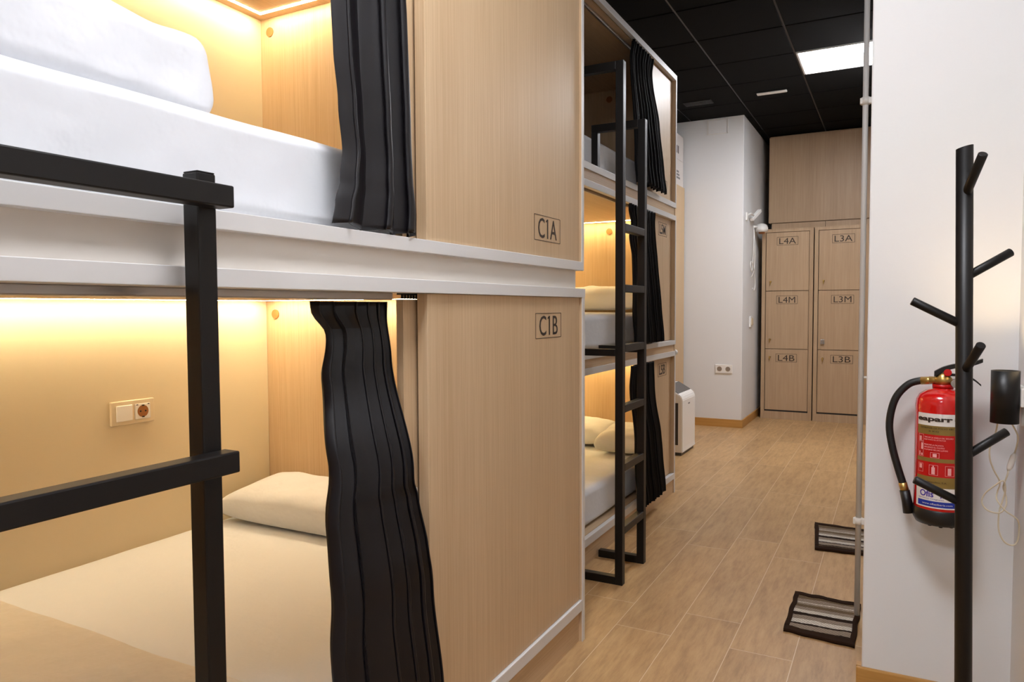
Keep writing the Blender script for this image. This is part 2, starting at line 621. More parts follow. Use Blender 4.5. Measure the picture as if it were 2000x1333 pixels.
# dropped ceiling: tile grid
bm = B()
GX, GY, TX, TY = -0.602, 5.051, 0.51, 0.5025
PANELS = [(0, 0), (0, -9), (0, -13)]  # first panel is visible, the other two are added for light
for i in range(-5, 4):
    for j in range(-16, 8):
        x0, y0 = GX + i * TX, GY + j * TY
        if (i, j) in PANELS:
            continue
        x1, y1 = min(x0 + TX, 1.0), y0 + TY
        if x1 - x0 < 0.05:
            continue
        box(bm, x0 + 0.006, x1 - 0.006, y0 + 0.006, y1 - 0.006, CE, CE + 0.02, 0.003, 0, seg=1)
box(bm, -3.2, 1.5, -3.1, 8.6, CE + 0.006, CE + 0.05, 0, 1)
struct('ceiling', bm, ['ceil', 'tbar'])
bm = B(); box(bm, -2.50, -2.34, -2.7, 8.3, 0, CE); struct('wall_left', bm, 'wall')
bm = B(); box(bm, 0.252, 0.40, -2.7, 2.005, 0, CE); struct('wall_right', bm, 'wall')
bm = B(); box(bm, -0.06, 0.9, 2.005, 8.25, 0, CE, 0.004); struct('wall_front', bm, 'wall')
bm = B(); box(bm, -2.5, 0.4, -2.75, -2.6, 0, CE); struct('wall_back', bm, 'wall')
bm = B(); box(bm, -2.5, 0.9, 8.0, 8.15, 0, CE); struct('wall_far', bm, 'wall')
bm = B(); box(bm, -2.34, -1.163, 6.45, 8.0, 0, CE, 0.004); struct('wall_column', bm, 'wall')
bm = B(); box(bm, -0.072, 0.252, 1.992, 2.005, 0, 0.138, 0.003); box(bm, -0.072, -0.06, 2.005, 2.03, 0, 0.138)
struct('baseboard_front', bm, 'skirt')
bm = B(); box(bm, -1.66, -1.151, 6.438, 6.45, 0, 0.07, 0.002); box(bm, -1.163, -1.151, 6.45, 7.9, 0, 0.07, 0.002)
struct('baseboard_column', bm, 'skirt')
bm = B(); box(bm, 0.24, 0.252, -2.6, 1.99, 0, 0.138, 0.003); struct('baseboard_right', bm, 'skirt')
# access hatch high on the column
bm = B()
for a in ((-1.472, -1.296, 2.547, 2.553), (-1.472, -1.296, 2.668, 2.674), (-1.472, -1.466, 2.547, 2.674), (-1.302, -1.296, 2.547, 2.674)):
    box(bm, a[0], a[1], 6.443, 6.45, a[2], a[3])
hat = thing('access_hatch', 'white square access hatch high on the white column under the ceiling', 'hatch', (-1.384, 6.45, 2.61))
part('frame', bm, 'plastic', hat)
bm = B(); box(bm, -1.464, -1.304, 6.446, 6.449, 2.555, 2.666); part('cover', bm, 'wall', hat)

# LED ceiling panels: the visible far one, and two added unseen ones
labs = ['square white LED ceiling panel glowing beyond the white pipe',         'added square LED ceiling panel, out of view over the near bunk and coat rack', 'added square LED ceiling panel, out of view behind the viewer']
for (i, j), lb in zip(PANELS, labs):
    x0, y0 = GX + i * TX + 0.008, GY + j * TY + 0.006
    x1, y1 = x0 + TX - 0.018, y0 + TY - 0.012
    t = thing('ceiling_light', lb, 'ceiling light', ((x0 + x1) / 2, (y0 + y1) / 2, CE), 'LED panels in the black ceiling')
    bm = B()
    for a in ((x0, x1, y0, y0 + 0.012), (x0, x1, y1 - 0.012, y1), (x0, x0 + 0.012, y0, y1), (x1 - 0.012, x1, y0, y1)):
        box(bm, *a, CE - 0.004, CE + 0.005)
    part('frame', bm, 'edge', t)
    bm = B(); box(bm, x0 + 0.012, x1 - 0.012, y0 + 0.012, y1 - 0.012, CE - 0.002, CE + 0.003)
    part('diffuser', bm, 'panel_e' if j == 0 else 'panel_added_e', t)
# slim fittings in the tiles
t = thing('emergency_light', 'slim pale emergency light bar set in the black ceiling', 'light', (-0.855, 5.865, CE))
bm = B(); box(bm, -0.965, -0.747, 5.845, 5.885, CE - 0.016, CE - 0.0005, 0.006); part('diffuser', bm, 'plastic', t)
bm = B(); box(bm, -0.985, -0.727, 5.825, 5.905, CE - 0.004, CE, 0.001); part('backplate', bm, 'ceil', t)
t = thing('ceiling_vent', 'thin black slot vent in the dark ceiling before the white column', 'vent', (-1.42, 5.9, CE))
bm = B()
for k in range(4):
    box(bm, -1.53, -1.31, 5.84 + k * 0.03, 5.855 + k * 0.03, CE - 0.008, CE)
part('slats', bm, 'tbar', t)


# ------------------------------------------------------------------ bunks
def led_L(bm, xb, xf, y0, ye, z, wd=0.012, inset=0.045):
    """strip along the back wall and along the end wall, set in the pod ceiling"""
    box(bm, xb + inset, xb + inset + wd, y0 + 0.05, ye - inset, z - 0.0012, z)
    box(bm, xb + inset + wd, xf - 0.16, ye - inset - wd, ye - inset, z - 0.0012, z)


def bunk_carcass(t, X, xb, y0, ye, levels, th=0.02):
    """levels: dicts zf (pod floor top), zc (pod ceiling)"""
    ztop = levels[-1]['top']
    bm = B(); box(bm, xb - 0.02, X, ye - th, ye, 0, ztop)
    part('end_panel', bm, 'wood_v', t)
    bm = B(); box(bm, X, X + 0.0015, ye - th, ye, 0, ztop); part('edge_trim', bm, 'edge', t)
    bm = B(); box(bm, xb - 0.02, X, y0, y0 + th, 0, ztop); part('end_panel', bm, 'wood_v', t)
    bm = B(); box(bm, xb - 0.02, xb, y0 + th, ye - th, 0, ztop); part('back_panel', bm, 'podwhite', t)


near = thing('bunk_bed', 'near two-level pod bunk with white rails, panels numbered C1A and C1B', 'bunk bed', (-1.52, 1.05, 0))
XB = -2.19
Y0 = 0.0
ztopn = 2.26
for z0, z1, ex in ((0.0, 1.11, 0.0), (1.11, 1.164, 0.030), (1.164, ztopn, 0.0)):
    pass
bm = B(); box(bm, XB - 0.02, XN - 0.002, YN - 0.02, YN, 0.0, 1.095); part('end_panel', bm, 'wood_v', near)
bm = B(); box(bm, XB - 0.02, XN - 0.002, YN - 0.022, YN - 0.006, 1.178, ztopn); part('end_panel', bm, 'wood_v', near)
bm = B(); box(bm, XN - 0.002, XN, YN - 0.02, YN, 0.0, 1.0816); box(bm, XN - 0.002, XN, YN - 0.022, YN - 0.006, 1.191, ztopn)
part('edge_trim', bm, 'edge', near)
bm = B(); box(bm, XB - 0.02, XN - 0.002, Y0, Y0 + 0.02, 0, ztopn); part('end_panel', bm, 'wood_v', near)
bm = B(); box(bm, XB - 0.02, XB, Y0 + 0.02, YN - 0.022, 0, ztopn); part('back_panel', bm, 'podwhite', near)
# decks, sills and spacer
bm = B(); box(bm, XB, XN, Y0 + 0.02, YN - 0.006, 1.164, 1.191, 0.001); part('sill', bm, 'edge', near)
bm = B(); box(bm, XB, XN - 0.016, Y0 + 0.02, YN - 0.036, 1.109, 1.1645); part('spacer', bm, 'offwhite', near)
bm = B(); box(bm, XN - 0.10, XN + 0.001, Y0 + 0.02, YN + 0.002, 1.0816, 1.109, 0.001); part('lower_rail', bm, 'edge', near)
bm = B(); box(bm, XB, XN - 0.10, Y0 + 0.02, YN - 0.02, 1.083, 1.109); part('pod_ceiling', bm, 'wood_h', near)
bm = B(); box(bm, XB, XN, Y0 + 0.02, YN - 0.02, 2.166, 2.19); part('pod_ceiling', bm, 'wood_h', near)
bm = B(); box(bm, XB, XN, Y0 + 0.02, YN - 0.02, 2.19, 2.215); part('top_rail', bm, 'edge', near)
bm = B(); box(bm, XN - 0.03, XN, Y0 + 0.02, YN - 0.02, 0.10, 0.134, 0.002); part('base_rail', bm, 'edge', near)
bm = B(); box(bm, XB, XN - 0.03, Y0 + 0.02, YN - 0.02, 0.108, 0.132); part('deck', bm, 'wood_h', near)
bm = B(); box(bm, XN - 0.03, XN - 0.012, Y0 + 0.02, YN - 0.02, 0.0, 0.10); part('kick_panel', bm, 'wood_h', near)
# fixed front panels and the sliding panels behind them
for z0, z1, s, yc, zc_ in ((1.192, 2.165, 'C1A', 1.8425, 1.269), (0.135, 1.0812, 'C1B', 1.848, 1.001)):
    bm = B(); box(bm, XN - 0.034, XN - 0.008, 1.252, YN - 0.026, z0, z1, 0.001)
    fp = part('front_panel', bm, 'wood_v', near)
    bm = place_bm(number_sign(s, 0.168, 0.0685, 0.0014, 0.72, 0.80), Matrix.Translation((XN - 0.0074, yc, zc_)) @ FACE_X)
    part('panel_number', bm, 'ink', fp, label='dark engraved number %s in a thin frame' % s)
    bm = B(); box(bm, XN - 0.060, XN - 0.042, 1.214, YN - 0.026, z0, z1 - 0.012, 0.001)
    part('sliding_panel', bm, 'wood_v', near)
    bm = B(); box(bm, XN - 0.041, XN - 0.035, 1.262, YN - 0.03, z0, z1 - 0.004); part('panel_gap_shade', bm, 'dark', near)  # dark sheet standing in for the shade between the two panels
# running gear above the sliding panel
bm = B()
for k in range(6):
    tube(bm, [(XN - 0.05, 1.222 + k * 0.010, 1.0700), (XN - 0.05, 1.222 + k * 0.010, 1.0805)], 0.0028, 8)
box(bm, XN - 0.058, XN - 0.042, 1.214, 1.282, 1.0785, 1.0815)
part('roller_set', bm, 'dark', near)
# LED strips, plugs and curtain tracks
for zc_ in (2.166, 1.083):
    bm = B(); led_L(bm, XB, XN, Y0 + 0.02, YN - 0.02, zc_); part('led_strip', bm, 'strip_e', near)
    bm = B(); tube(bm, [(XB + 0.048, YN - 0.0245, zc_ - 0.052), (XB + 0.048, YN - 0.019, zc_ - 0.052)], 0.018, 24)
    part('cable_plug', bm, 'hole', near)
    bm = B(); box(bm, -0.945, -0.905, Y0 + 0.05, 1.195, zc_ - 0.015, zc_ - 0.0005, 0.002)
    part('curtain_track', bm, 'alu', near)
# double switch plate on the back wall of the lower pod
bm = B(); box(bm, XB, XB + 0.010, 1.418, 1.570, 0.680, 0.758, 0.003)
pl = part('switch_plate', bm, 'plate', near)
bm = B(); box(bm, XB + 0.010, XB + 0.0145, 1.434, 1.489, 0.693, 0.744, 0.002); part('rocker_switch', bm, 'plastic', pl)
bm = B(); box(bm, XB + 0.010, XB + 0.0125, 1.498, 1.553, 0.693, 0.744, 0.002)
sk = part('socket', bm, 'plastic', pl)
bm = B(); tube(bm, [(XB + 0.0122, 1.526, 0.7185), (XB + 0.0132, 1.526, 0.7185)], 0.0195, 28); part('socket_well', bm, 'hole', pl)
bm = B()
for dy, dz in ((-0.009, 0), (0.009, 0)):
    tube(bm, [(XB + 0.013, 1.526 + dy, 0.7185 + dz), (XB + 0.0138, 1.526 + dy, 0.7185 + dz)], 0.003, 10)
for dz in (-0.0185, 0.0185):
    box(bm, XB + 0.013, XB + 0.0145, 1.522, 1.530, 0.7185 + dz - 0.002, 0.7185 + dz + 0.002)
for dy in (-0.02, 0.02):
    box(bm, XB + 0.0125, XB + 0.0135, 1.526 + dy - 0.003, 1.526 + dy + 0.003, 0.739, 0.742)
part('socket_pins', bm, 'dark', pl)
# small white plate on the sliding panel beside the lower curtain
bm = B(); box(bm, XN - 0.042, XN - 0.036, 1.216, 1.250, 0.59, 0.672, 0.002); part('wall_plate', bm, 'plastic', near)

# far bunk, three levels
far = thing('bunk_bed', 'far three-level pod bunk with white rails, panels numbered L5A, L5M and L5B', 'bunk bed', (-1.55, 3.09, 0))
XFB, YF0 = -2.02, 2.13
bm = B(); box(bm, XFB - 0.02, XF - 0.002, YF - 0.02, YF, 0.0, 2.331); part('end_panel', bm, 'wood_v', far)
bm = B()
for z0, z1 in ((0, 0.8055), (0.842, 1.560), (1.602, 2.331)):
    box(bm, XF - 0.002, XF, YF - 0.016, YF, z0, z1)
part('edge_trim', bm, 'edge', far)
bm = B(); box(bm, XFB - 0.02, XF - 0.002, YF0, YF0 + 0.02, 0.0, 2.331); part('end_panel', bm, 'wood_v', far)
bm = B(); box(bm, XFB - 0.02, XFB, YF0 + 0.02, YF - 0.02, 0.0, 2.31); part('back_panel', bm, 'wood_v', far)
LV = [dict(f=0.113, c=0.788, s='L5B', ny=3.845, nz=0.713), dict(f=0.866, c=1.545, s='L5M', ny=3.842, nz=1.468), dict(f=1.630, c=2.302, s='L5A', ny=3.842, nz=1.700)]
for z0, z1, nm in ((0.080, 0.113, 'base_rail'), (0.778, 0.8055, 'lower_rail'), (0.842, 0.866, 'sill'), (1.533, 1.560, 'lower_rail'), (1.602, 1.630, 'sill'), (2.302, 2.331, 'top_rail')):
    bm = B(); box(bm, XF - 0.02, XF + 0.0005, YF0 + 0.02, YF - 0.0005, z0, z1, 0.001); part(nm, bm, 'edge', far)
for z0, z1 in ((0.0, 0.080), (0.8055, 0.842), (1.560, 1.602)):
    bm = B(); box(bm, XF - 0.024, XF - 0.006, YF0 + 0.02, YF - 0.02, z0, z1); part('rail_infill', bm, 'wood_h', far)
for z0, z1 in ((0.085, 0.111), (0.788, 0.864), (1.545, 1.628), (2.302, 2.329)):
    bm = B(); box(bm, XFB, XF - 0.024, YF0 + 0.02, YF - 0.02, z0, z1); part('deck', bm, 'wood_h', far)
for k, l in enumerate(LV):
    bm = B(); box(bm, XF - 0.042, XF - 0.022, 3.46, YF - 0.022, l['f'] + 0.001, l['c'] - 0.012 if k else l['c'] - 0.013, 0.001)
    fp = part('front_panel', bm, 'wood_v', far)
    bm = place_bm(number_sign(l['s'], 0.155, 0.068, 0.002, 0.70, 0.74, 0.001), Matrix.Translation((XF - 0.0214, l['ny'], l['nz'])) @ FACE_X)
    part('panel_number', bm, 'ink', fp, label='dark engraved number %s in a thin frame' % l['s'])
    bm = B(); box(bm, -1.156, -1.144, YF0 + 0.05, 3.62, l['c'] - 0.012, l['c'] - 0.0005, 0.001)
    part('curtain_track', bm, 'alu', far)
    if k < 2:
        bm = B()
        box(bm, XFB + 0.045, XFB + 0.057, YF0 + 0.06, YF - 0.03, l['c'] - 0.0012, l['c'] - 0.0002)
        box(bm, XFB + 0.057, -1.25, YF - 0.072, YF - 0.062, l['c'] - 0.0012, l['c'] - 0.0002)
        part('led_strip', bm, 'strip_far_e', far)
    bm = B(); tube(bm, [(-1.478, YF - 0.0245, l['c'] - 0.052), (-1.478, YF - 0.019, l['c'] - 0.052)], 0.018, 24)
    part('cable_plug', bm, 'hole', far)
bm = B(); tube(bm, smooth_path([(XF - 0.01, YF - 0.001, 0.795), (XF - 0.01, YF + 0.02, 0.795), (XF - 0.01, YF + 0.034, 0.795)], 3), [0.016, 0.016, 0.0165, 0.017, 0.017, 0.015, 0.009][:7], 16)
part('rail_end_knob', bm, 'edge', far)

# ------------------------------------------------------------------ bedding
def bedding(xb, xf, y0, y1, z0, z1, label, mat='sheet', seed=0, r=0.03, amp=0.003, group='mattresses in the pods', lift=0.0):
    bm = soft_box(xb, xf, y0, y1, z0, z1, r, (46, 0, 0), amp, seed, 4.0, 0.004)
    return solo('mattress', bm, mat, label, 'mattress', ((xb + xf) / 2, (y0 + y1) / 2, z0), group, True)


bedding(XB + 0.012, -0.915, 0.05, 2.045, 1.193, 1.352, 'thick white-sheeted mattress in the upper near pod numbered C1A', seed=1, amp=0.005)
bedding(XB + 0.004, -0.945, 0.05, 2.068, 0.135, 0.279, 'white-sheeted mattress in the lower near pod, warm lit, with duvet across it', seed=2, amp=0.002)
bedding(XFB + 0.02, -1.142, 2.17, 3.99, 1.632, 1.775, 'white-sheeted mattress in the unlit top pod behind the black ladder', seed=3)
bedding(XFB + 0.02, -1.142, 2.17, 3.99, 0.868, 1.022, 'white-sheeted mattress in the middle lit pod behind the black ladder', seed=4)
bedding(XFB + 0.02, -1.142, 2.17, 3.99, 0.115, 0.272, 'white-sheeted mattress in the lowest pod behind the black ladder', seed=5)


def pillow(loc, rot, h, label, seed, mat='pillow', amp=0.010, pw=0.32):
    bm = pillow_bm(*h, seed=seed, amp=amp, pw=pw)
    place_bm(bm, rot.to_4x4())
    loc = V(loc)
    loc.z += 0.0015 - min(v.co.z for v in bm.verts)     # loc.z is the surface it rests on
    place_bm(bm, Matrix.Translation(loc))
    return solo('pillow', bm, mat, label, 'pillow', loc, 'white pillows in the pods', True)


def RX(a): return Matrix.Rotation(math.radians(a), 3, 'X')
def RY(a): return Matrix.Rotation(math.radians(a), 3, 'Y')
def RZ(a): return Matrix.Rotation(math.radians(a), 3, 'Z')


bm = soft_box(-1.50, -1.00, 0.10, 0.855, 1.3645, 1.500, 0.034, (46, 0, 0), 0.014, 14, 5.0, 0.05)
solo('pillow', bm, 'pillow', 'large boxy white pillow on the upper near mattress at left', 'pillow', (-1.25, 0.48, 1.3635), 'white pillows in the pods', True)
pillow((-1.76, 1.925, 0.286), RX(9), (0.40, 0.140, 0.075), 'warm-lit white pillow against the end wall of the lower near pod', 2, amp=0.010)
pillow((-1.52, 3.845, 1.034), RX(6), (0.36, 0.145, 0.070), 'white pillow on the middle far mattress under the warm light', 3)
pillow((-1.69, 3.845, 0.284), RX(6), (0.30, 0.145, 0.066), 'long white pillow at the back of the lowest far pod', 4)
pillow((-1.27, 3.72, 0.284), RX(6), (0.13, 0.16, 0.066), 'smaller white pillow with a pinched corner beside the curtain in the lowest far pod', 5)
pillow((-1.40, 2.62, 1.787), RX(0), (0.24, 0.16, 0.05), 'white pillow in the unlit top pod behind the ladder', 6)
# folded duvets
bm = soft_box(XB + 0.01, -0.97, 0.08, 0.985, 0.2865, 0.325, 0.018, (40, 0, 0), 0.006, 8, 5.0)
solo('duvet', bm, 'duvet', 'flat off-white duvet spread across the lower near mattress', 'duvet', (-1.58, 0.53, 0.276), None, True)

# ------------------------------------------------------------------ curtains
def curtain(label, L, R, XC, zt, zb, folds, amp, seed, mat='curtain', head=0.05, nu=260, wts=None):
    t = thing('curtain', label, 'curtain', (interp(XC, zt), (interp(L, zt) + interp(R, zt)) / 2, zb), 'dark curtains of the pods')
    for nm, up in (('drape', False), ('pleated_heading', True)):
        bm = curtain_bm(L, R, XC, zt, zb, folds, amp, seed, nu, 90, 0.0018, wts)
        zs = zt - head
        kill = [f for f in bm.faces if (f.calc_center_median().z > zs) != up]
        bmesh.ops.delete(bm, geom=kill, context='FACES')
        part(nm, bm, mat, t)
    return t


curtain('charcoal satin curtain gathered beside panel C1B in the lower near pod',
        [(1.048, 0.985), (1.005, 1.016), (0.921, 0.996), (0.782, 0.966), (0.658, 0.945), (0.557, 0.938), (0.422, 0.925), (0.25, 0.915)],
        [(1.060, 1.202), (0.95, 1.203), (0.807, 1.206), (0.703, 1.206), (0.671, 1.216), (0.569, 1.228), (0.478, 1.237), (0.27, 1.243)],
        [(1.064, -0.930), (0.95, -0.918), (0.72, -0.868), (0.5, -0.845), (0.25, -0.822), (0.1, -0.82)], 1.064, 0.146, 6,
        [(1.064, 0.020), (1.01, 0.012), (0.9, 0.017), (0.4, 0.024), (0.1, 0.026)], 11, nu=300, wts=[0.7, 1.9, 1.3, 0.9, 0.7, 0.6])
curtain('charcoal satin curtain hanging beside panel C1A in the upper near pod',
        [(1.584, 0.986), (1.503, 0.988), (1.411, 0.997), (1.334, 1.004), (1.278, 0.994), (1.235, 0.978), (1.194, 0.968)],
        [(1.75, 1.205), (1.60, 1.212), (1.385, 1.214), (1.309, 1.214), (1.241, 1.219), (1.206, 1.216)],
        [(2.146, -0.930), (1.7, -0.876), (1.4, -0.870), (1.2, -0.862)], 2.146, 1.198, 3,
        [(2.146, 0.016), (1.5, 0.017), (1.2, 0.016)], 23, nu=260, wts=[1.7, 1.1, 0.6])
FA = [(2.3, 0.014), (1.0, 0.018), (0.1, 0.022)]
curtain('black pleated curtain of the unlit top pod, beside panel L5A',
        [(2.29, 3.270), (2.20, 3.236), (1.95, 3.262), (1.63, 3.265)], [(2.29, 3.605), (2.21, 3.575), (1.98, 3.680), (1.66, 3.745)],
        [(2.29, -1.092), (2.15, -1.090), (1.75, -1.072), (1.63, -1.062)], 2.288, 1.640, 9, [(2.29, 0.011), (2.2, 0.010), (1.65, 0.018)], 31, 'curtain_far', nu=320)
curtain('black pleated curtain of the middle far pod, beside panel L5M',
        [(1.507, 3.225), (1.446, 3.255), (1.384, 3.225), (1.291, 3.258), (1.019, 3.240), (0.9, 3.252)],
        [(1.530, 3.645), (1.478, 3.635), (1.278, 3.670), (0.878, 3.722)],
        [(1.53, -1.092), (1.40, -1.090), (1.05, -1.073), (0.88, -1.066)], 1.531, 0.876, 10, [(1.53, 0.011), (1.45, 0.010), (0.88, 0.017)], 41, 'curtain_far', nu=340)
curtain('black pleated curtain of the lowest far pod, beside panel L5B',
        [(0.769, 3.268), (0.672, 3.236), (0.531, 3.257), (0.258, 3.262), (0.10, 3.30)],
        [(0.763, 3.630), (0.572, 3.640), (0.286, 3.700), (0.085, 3.722)],
        [(0.77, -1.092), (0.65, -1.090), (0.4, -1.068), (0.09, -1.055)], 0.774, 0.088, 10, [(0.77, 0.011), (0.68, 0.010), (0.1, 0.02)], 51, 'curtain_far', nu=340)

# ------------------------------------------------------------------ ladders
t = thing('ladder', 'black steel ladder with thick rungs in front of the near bunk', 'ladder', (-0.80, 0.46, 0), 'black steel bunk ladders')
W_ = 0.029
for ya in (0.645, 0.235):
    bm = B(); box(bm, -0.799 - W_, -0.799, ya, ya + W_, 0.0, 1.2285, 0.002)
    po = part('post', bm, 'metal', t)
    bm = B(); box(bm, -0.799 - W_ + 0.001, -0.800, ya + 0.001, ya + W_ - 0.001, 1.2285, 1.2305, 0.0008); part('end_cap', bm, 'black_pl', po)
for z in (1.183, 0.8325, 0.482, 0.131):
    bm = B(); box(bm, -0.799, -0.770, 0.20, 0.679, z, z + W_, 0.0022); part('rung', bm, 'metal', t)

t = thing('ladder', 'tall black steel ladder standing before the far three-level bunk', 'ladder', (-0.907, 2.71, 0), 'black steel bunk ladders')
XA, XBk = -0.922, -0.892
for ya, zt in ((2.568, 1.955), (2.830, 1.802)):
    bm = B(); box(bm, XA, XBk, ya, ya + 0.03, 0.0, zt, 0.0015); part('post', bm, 'metal', t)
    bm = B(); box(bm, XF + 0.001, XA, ya, ya + 0.03, 0.0, 0.03, 0.0015); part('foot', bm, 'metal', t)
    bm = B(); box(bm, XF + 0.001, XA, ya, ya + 0.03, 0.868, 0.894, 0.0015); part('arm', bm, 'metal', t)
    bm = B(); box(bm, -1.121, XA, ya, ya + 0.03, zt - 0.03, zt, 0.0015); part('hook_arm', bm, 'metal', t)
    bm = B(); box(bm, -1.121, -1.093, ya, ya + 0.03, 1.631, zt - 0.03, 0.0015); part('hook_post', bm, 'metal', t)
for z in (1.350, 1.122, 0.897, 0.668, 0.445, 0.205):
    bm = B(); box(bm, XA + 0.001, XBk, 2.598, 2.830, z - 0.014, z + 0.014, 0.0015); part('rung', bm, 'metal', t)


# ------------------------------------------------------------------ lockers
def locker(x0, x1, names, label):
    yf, yb = 7.12, 7.55
    t = thing('locker', label, 'locker', ((x0 + x1) / 2, (yf + yb) / 2, 0), 'wooden lockers on the far wall')
    bm = B()
    box(bm, x0, x0 + 0.032, yf, yb, 0, 1.772); box(bm, x1 - 0.032, x1, yf, yb, 0, 1.772)
    box(bm, x0 + 0.032, x1 - 0.032, yf, yb, 1.742, 1.772); box(bm, x0 + 0.032, x1 - 0.032, yf + 0.004, yb, 0, 0.072)
    box(bm, x0 + 0.032, x1 - 0.032, yb - 0.02, yb, 0.072, 1.742)
    part('carcass', bm, 'locker', t)
    for (z0, z1), s in zip(((1.200, 1.738), (0.660, 1.195), (0.086, 0.655)), names):
        bm = B(); box(bm, x0 + 0.037, x1 - 0.036, yf + 0.006, yf + 0.024, z0, z1, 0.001)
        d = part('door', bm, 'locker', t)
        bm = place_bm(number_sign(s, 0.182, 0.074, 0.003, 0.80, 0.74, 0.0), Matrix.Translation(((x0 + x1) / 2 + (0.0 if '4' in s else 0.012), yf + 0.0055, z1 - 0.080)))
        part('door_number', bm, 'ink', d, label='dark number %s in a thin frame' % s)
        zk = z0 + 0.085 if 'B' not in s else z1 - 0.075
        bm = B()
        tube(bm, [(x0 + 0.078, yf + 0.006, zk), (x0 + 0.078, yf - 0.014, zk)], [0.009, 0.008], 12)
        box(bm, x0 + 0.074, x0 + 0.082, yf - 0.016, yf - 0.012, zk - 0.028, zk, 0.001)
        if s == 'L3M':
            box(bm, x0 + 0.060, x0 + 0.094, yf - 0.012, yf + 0.005, zk - 0.038, zk + 0.008, 0.004)
        part('lock', bm, 'chrome' if s == 'L3M' else 'brass', d)
    bm = B(); box(bm, x0 + 0.033, x1 - 0.033, yf + 0.010, yf + 0.030, 0.072, 0.084); part('plinth_gap', bm, 'dark', t)


locker(-1.110, -0.664, ('L4A', 'L4M', 'L4B'), 'left wooden locker column with doors numbered L4A, L4M and L4B')
locker(-0.654, -0.205, ('L3A', 'L3M', 'L3B'), 'right wooden locker column with doors numbered L3A, L3M and L3B, behind the pipe')
t = thing('wall_cabinet', 'large plain wooden cabinet front above the two locker columns', 'cabinet', (-0.62, 7.5, 1.78))
bm = B(); box(bm, -1.088, -0.07, 7.35, 7.372, 1.852, 2.662, 0.001); part('door', bm, 'locker', t)
bm = B(); box(bm, -1.060, -0.588, 7.36, 7.95, 1.774, 1.846); box(bm, -0.584, -0.07, 7.36, 7.95, 1.774, 1.846); part('lower_rail', bm, 'locker', t)
bm = B(); box(bm, -1.085, -0.08, 7.374, 7.95, 1.85, 2.675); part('carcass', bm, 'locker', t)

# tall board and cartons left of the column
bm = B(); box(bm, -2.33, -1.665, 4.60, 6.435, 0, 2.102, 0.003)
solo('tall_cabinet', bm, 'plain_wood', 'tall pale wooden cabinet end between the far bunk and the white column', 'cabinet', (-2.0, 5.5, 0))
for i, (z0, z1, lb) in enumerate(((2.103, 2.322, 'white carton with grey print, lower of two on the tall cabinet'), (2.323, 2.540, 'white carton with black print, upper of two on the tall cabinet'))):
    t = thing('carton', lb, 'box', (-1.9, 6.17, z0), 'white cartons on the tall cabinet')
    bm = B(); box(bm, -2.15, -1.672, 5.92, 6.41, z0, z1, 0.003); part('body', bm, 'carton', t)
    bm = B()
    if i:
        for k in range(3):
            box(bm, -1.672, -1.6714, 6.14 + k * 0.045, 6.165 + k * 0.045, z0 + 0.05, z0 + 0.115)
    else:
        for k in range(3):
            box(bm, -1.672, -1.6714, 6.13, 6.30 - 0.02 * k, z0 + 0.055 + k * 0.026, z0 + 0.072 + k * 0.026)
    part('print', bm, 'ink' if i else 'grey_print', t)

# ------------------------------------------------------------------ air purifier
t = thing('air_purifier', 'white air purifier with dark sloping top panel on the floor past the far bunk', 'air purifier', (-1.41, 5.23, 0))
X1, X0_, PY0, PY1 = -1.310, -1.500, 5.040, 5.405
prof = [(X0_, 0.022), (X1 + 0.004, 0.022), (X1, 0.05), (X1, 0.395), (X1 - 0.012, 0.425), (X1 - 0.030, 0.437), (X1 - 0.125, 0.492), (X0_, 0.492)]
bm = B()
a = [bm.verts.new((x, PY0, z)) for x, z in prof]; b = [bm.verts.new((x, PY1, z)) for x, z in prof]
n = len(prof)
for k in range(n):
    bm.faces.new((a[k], a[(k + 1) % n], b[(k + 1) % n], b[k]))
bm.faces.new(a); bm.faces.new(b[::-1])
bmesh.ops.recalc_face_normals(bm, faces=bm.faces)
bmesh.ops.bevel(bm, geom=[e for e in bm.edges], offset=0.005, segments=2, affect='EDGES')
part('body', bm, 'plastic', t)
ang = math.atan2(0.055, 0.095)
bm = B(); box(bm, -0.052, 0.052, PY0 + 0.012, PY1 - 0.012, -0.002, 0.002, 0.001)
place_bm(bm, Matrix.Translation((X1 - 0.078, 0, 0.4665)) @ Matrix.Rotation(ang, 4, 'Y'))
part('control_panel', bm, 'grille', t)
bm = B(); box(bm, X1 - 0.072, X1 - 0.030, PY0 - 0.001, PY0 + 0.004, 0.075, 0.375, 0.002); part('side_vent', bm, 'grille', t)
bm = B(); box(bm, X0_ + 0.01, X1 - 0.010, PY0 + 0.01, PY1 - 0.01, 0.0, 0.0215); part('foot', bm, 'grille', t)
bm = B(); box(bm, X1, X1 + 0.0008, 5.20, 5.245, 0.352, 0.362, 0.0003); part('badge', bm, 'grey_print', t)

# ------------------------------------------------------------------ fittings on the column
t = thing('double_socket', 'white double power socket low on the front of the white column', 'socket', (-1.315, 6.45, 0.51))
bm = B(); box(bm, -1.388, -1.242, 6.440, 6.45, 0.472, 0.548, 0.003); part('plate', bm, 'plastic', t)
for xc in (-1.351, -1.279):
    bm = B(); tube(bm, [(xc, 6.441, 0.51), (xc, 6.4385, 0.51)], 0.021, 20); part('socket_well', bm, 'alu', t)
t = thing('light_switch', 'small white light switch on the shaded side of the column', 'switch', (-1.163, 6.83, 0.915))
bm = B(); box(bm, -1.163, -1.148, 6.78, 6.90, 0.868, 0.965, 0.003); part('plate', bm, 'plastic', t)
bm = B(); box(bm, -1.148, -1.142, 6.80, 6.88, 0.885, 0.948, 0.002); part('rocker', bm, 'plate', t)
t = thing('wall_camera', 'small white angled fitting on the side of the column, above the domed one', 'wall fitting', (-1.163, 6.64, 1.87))
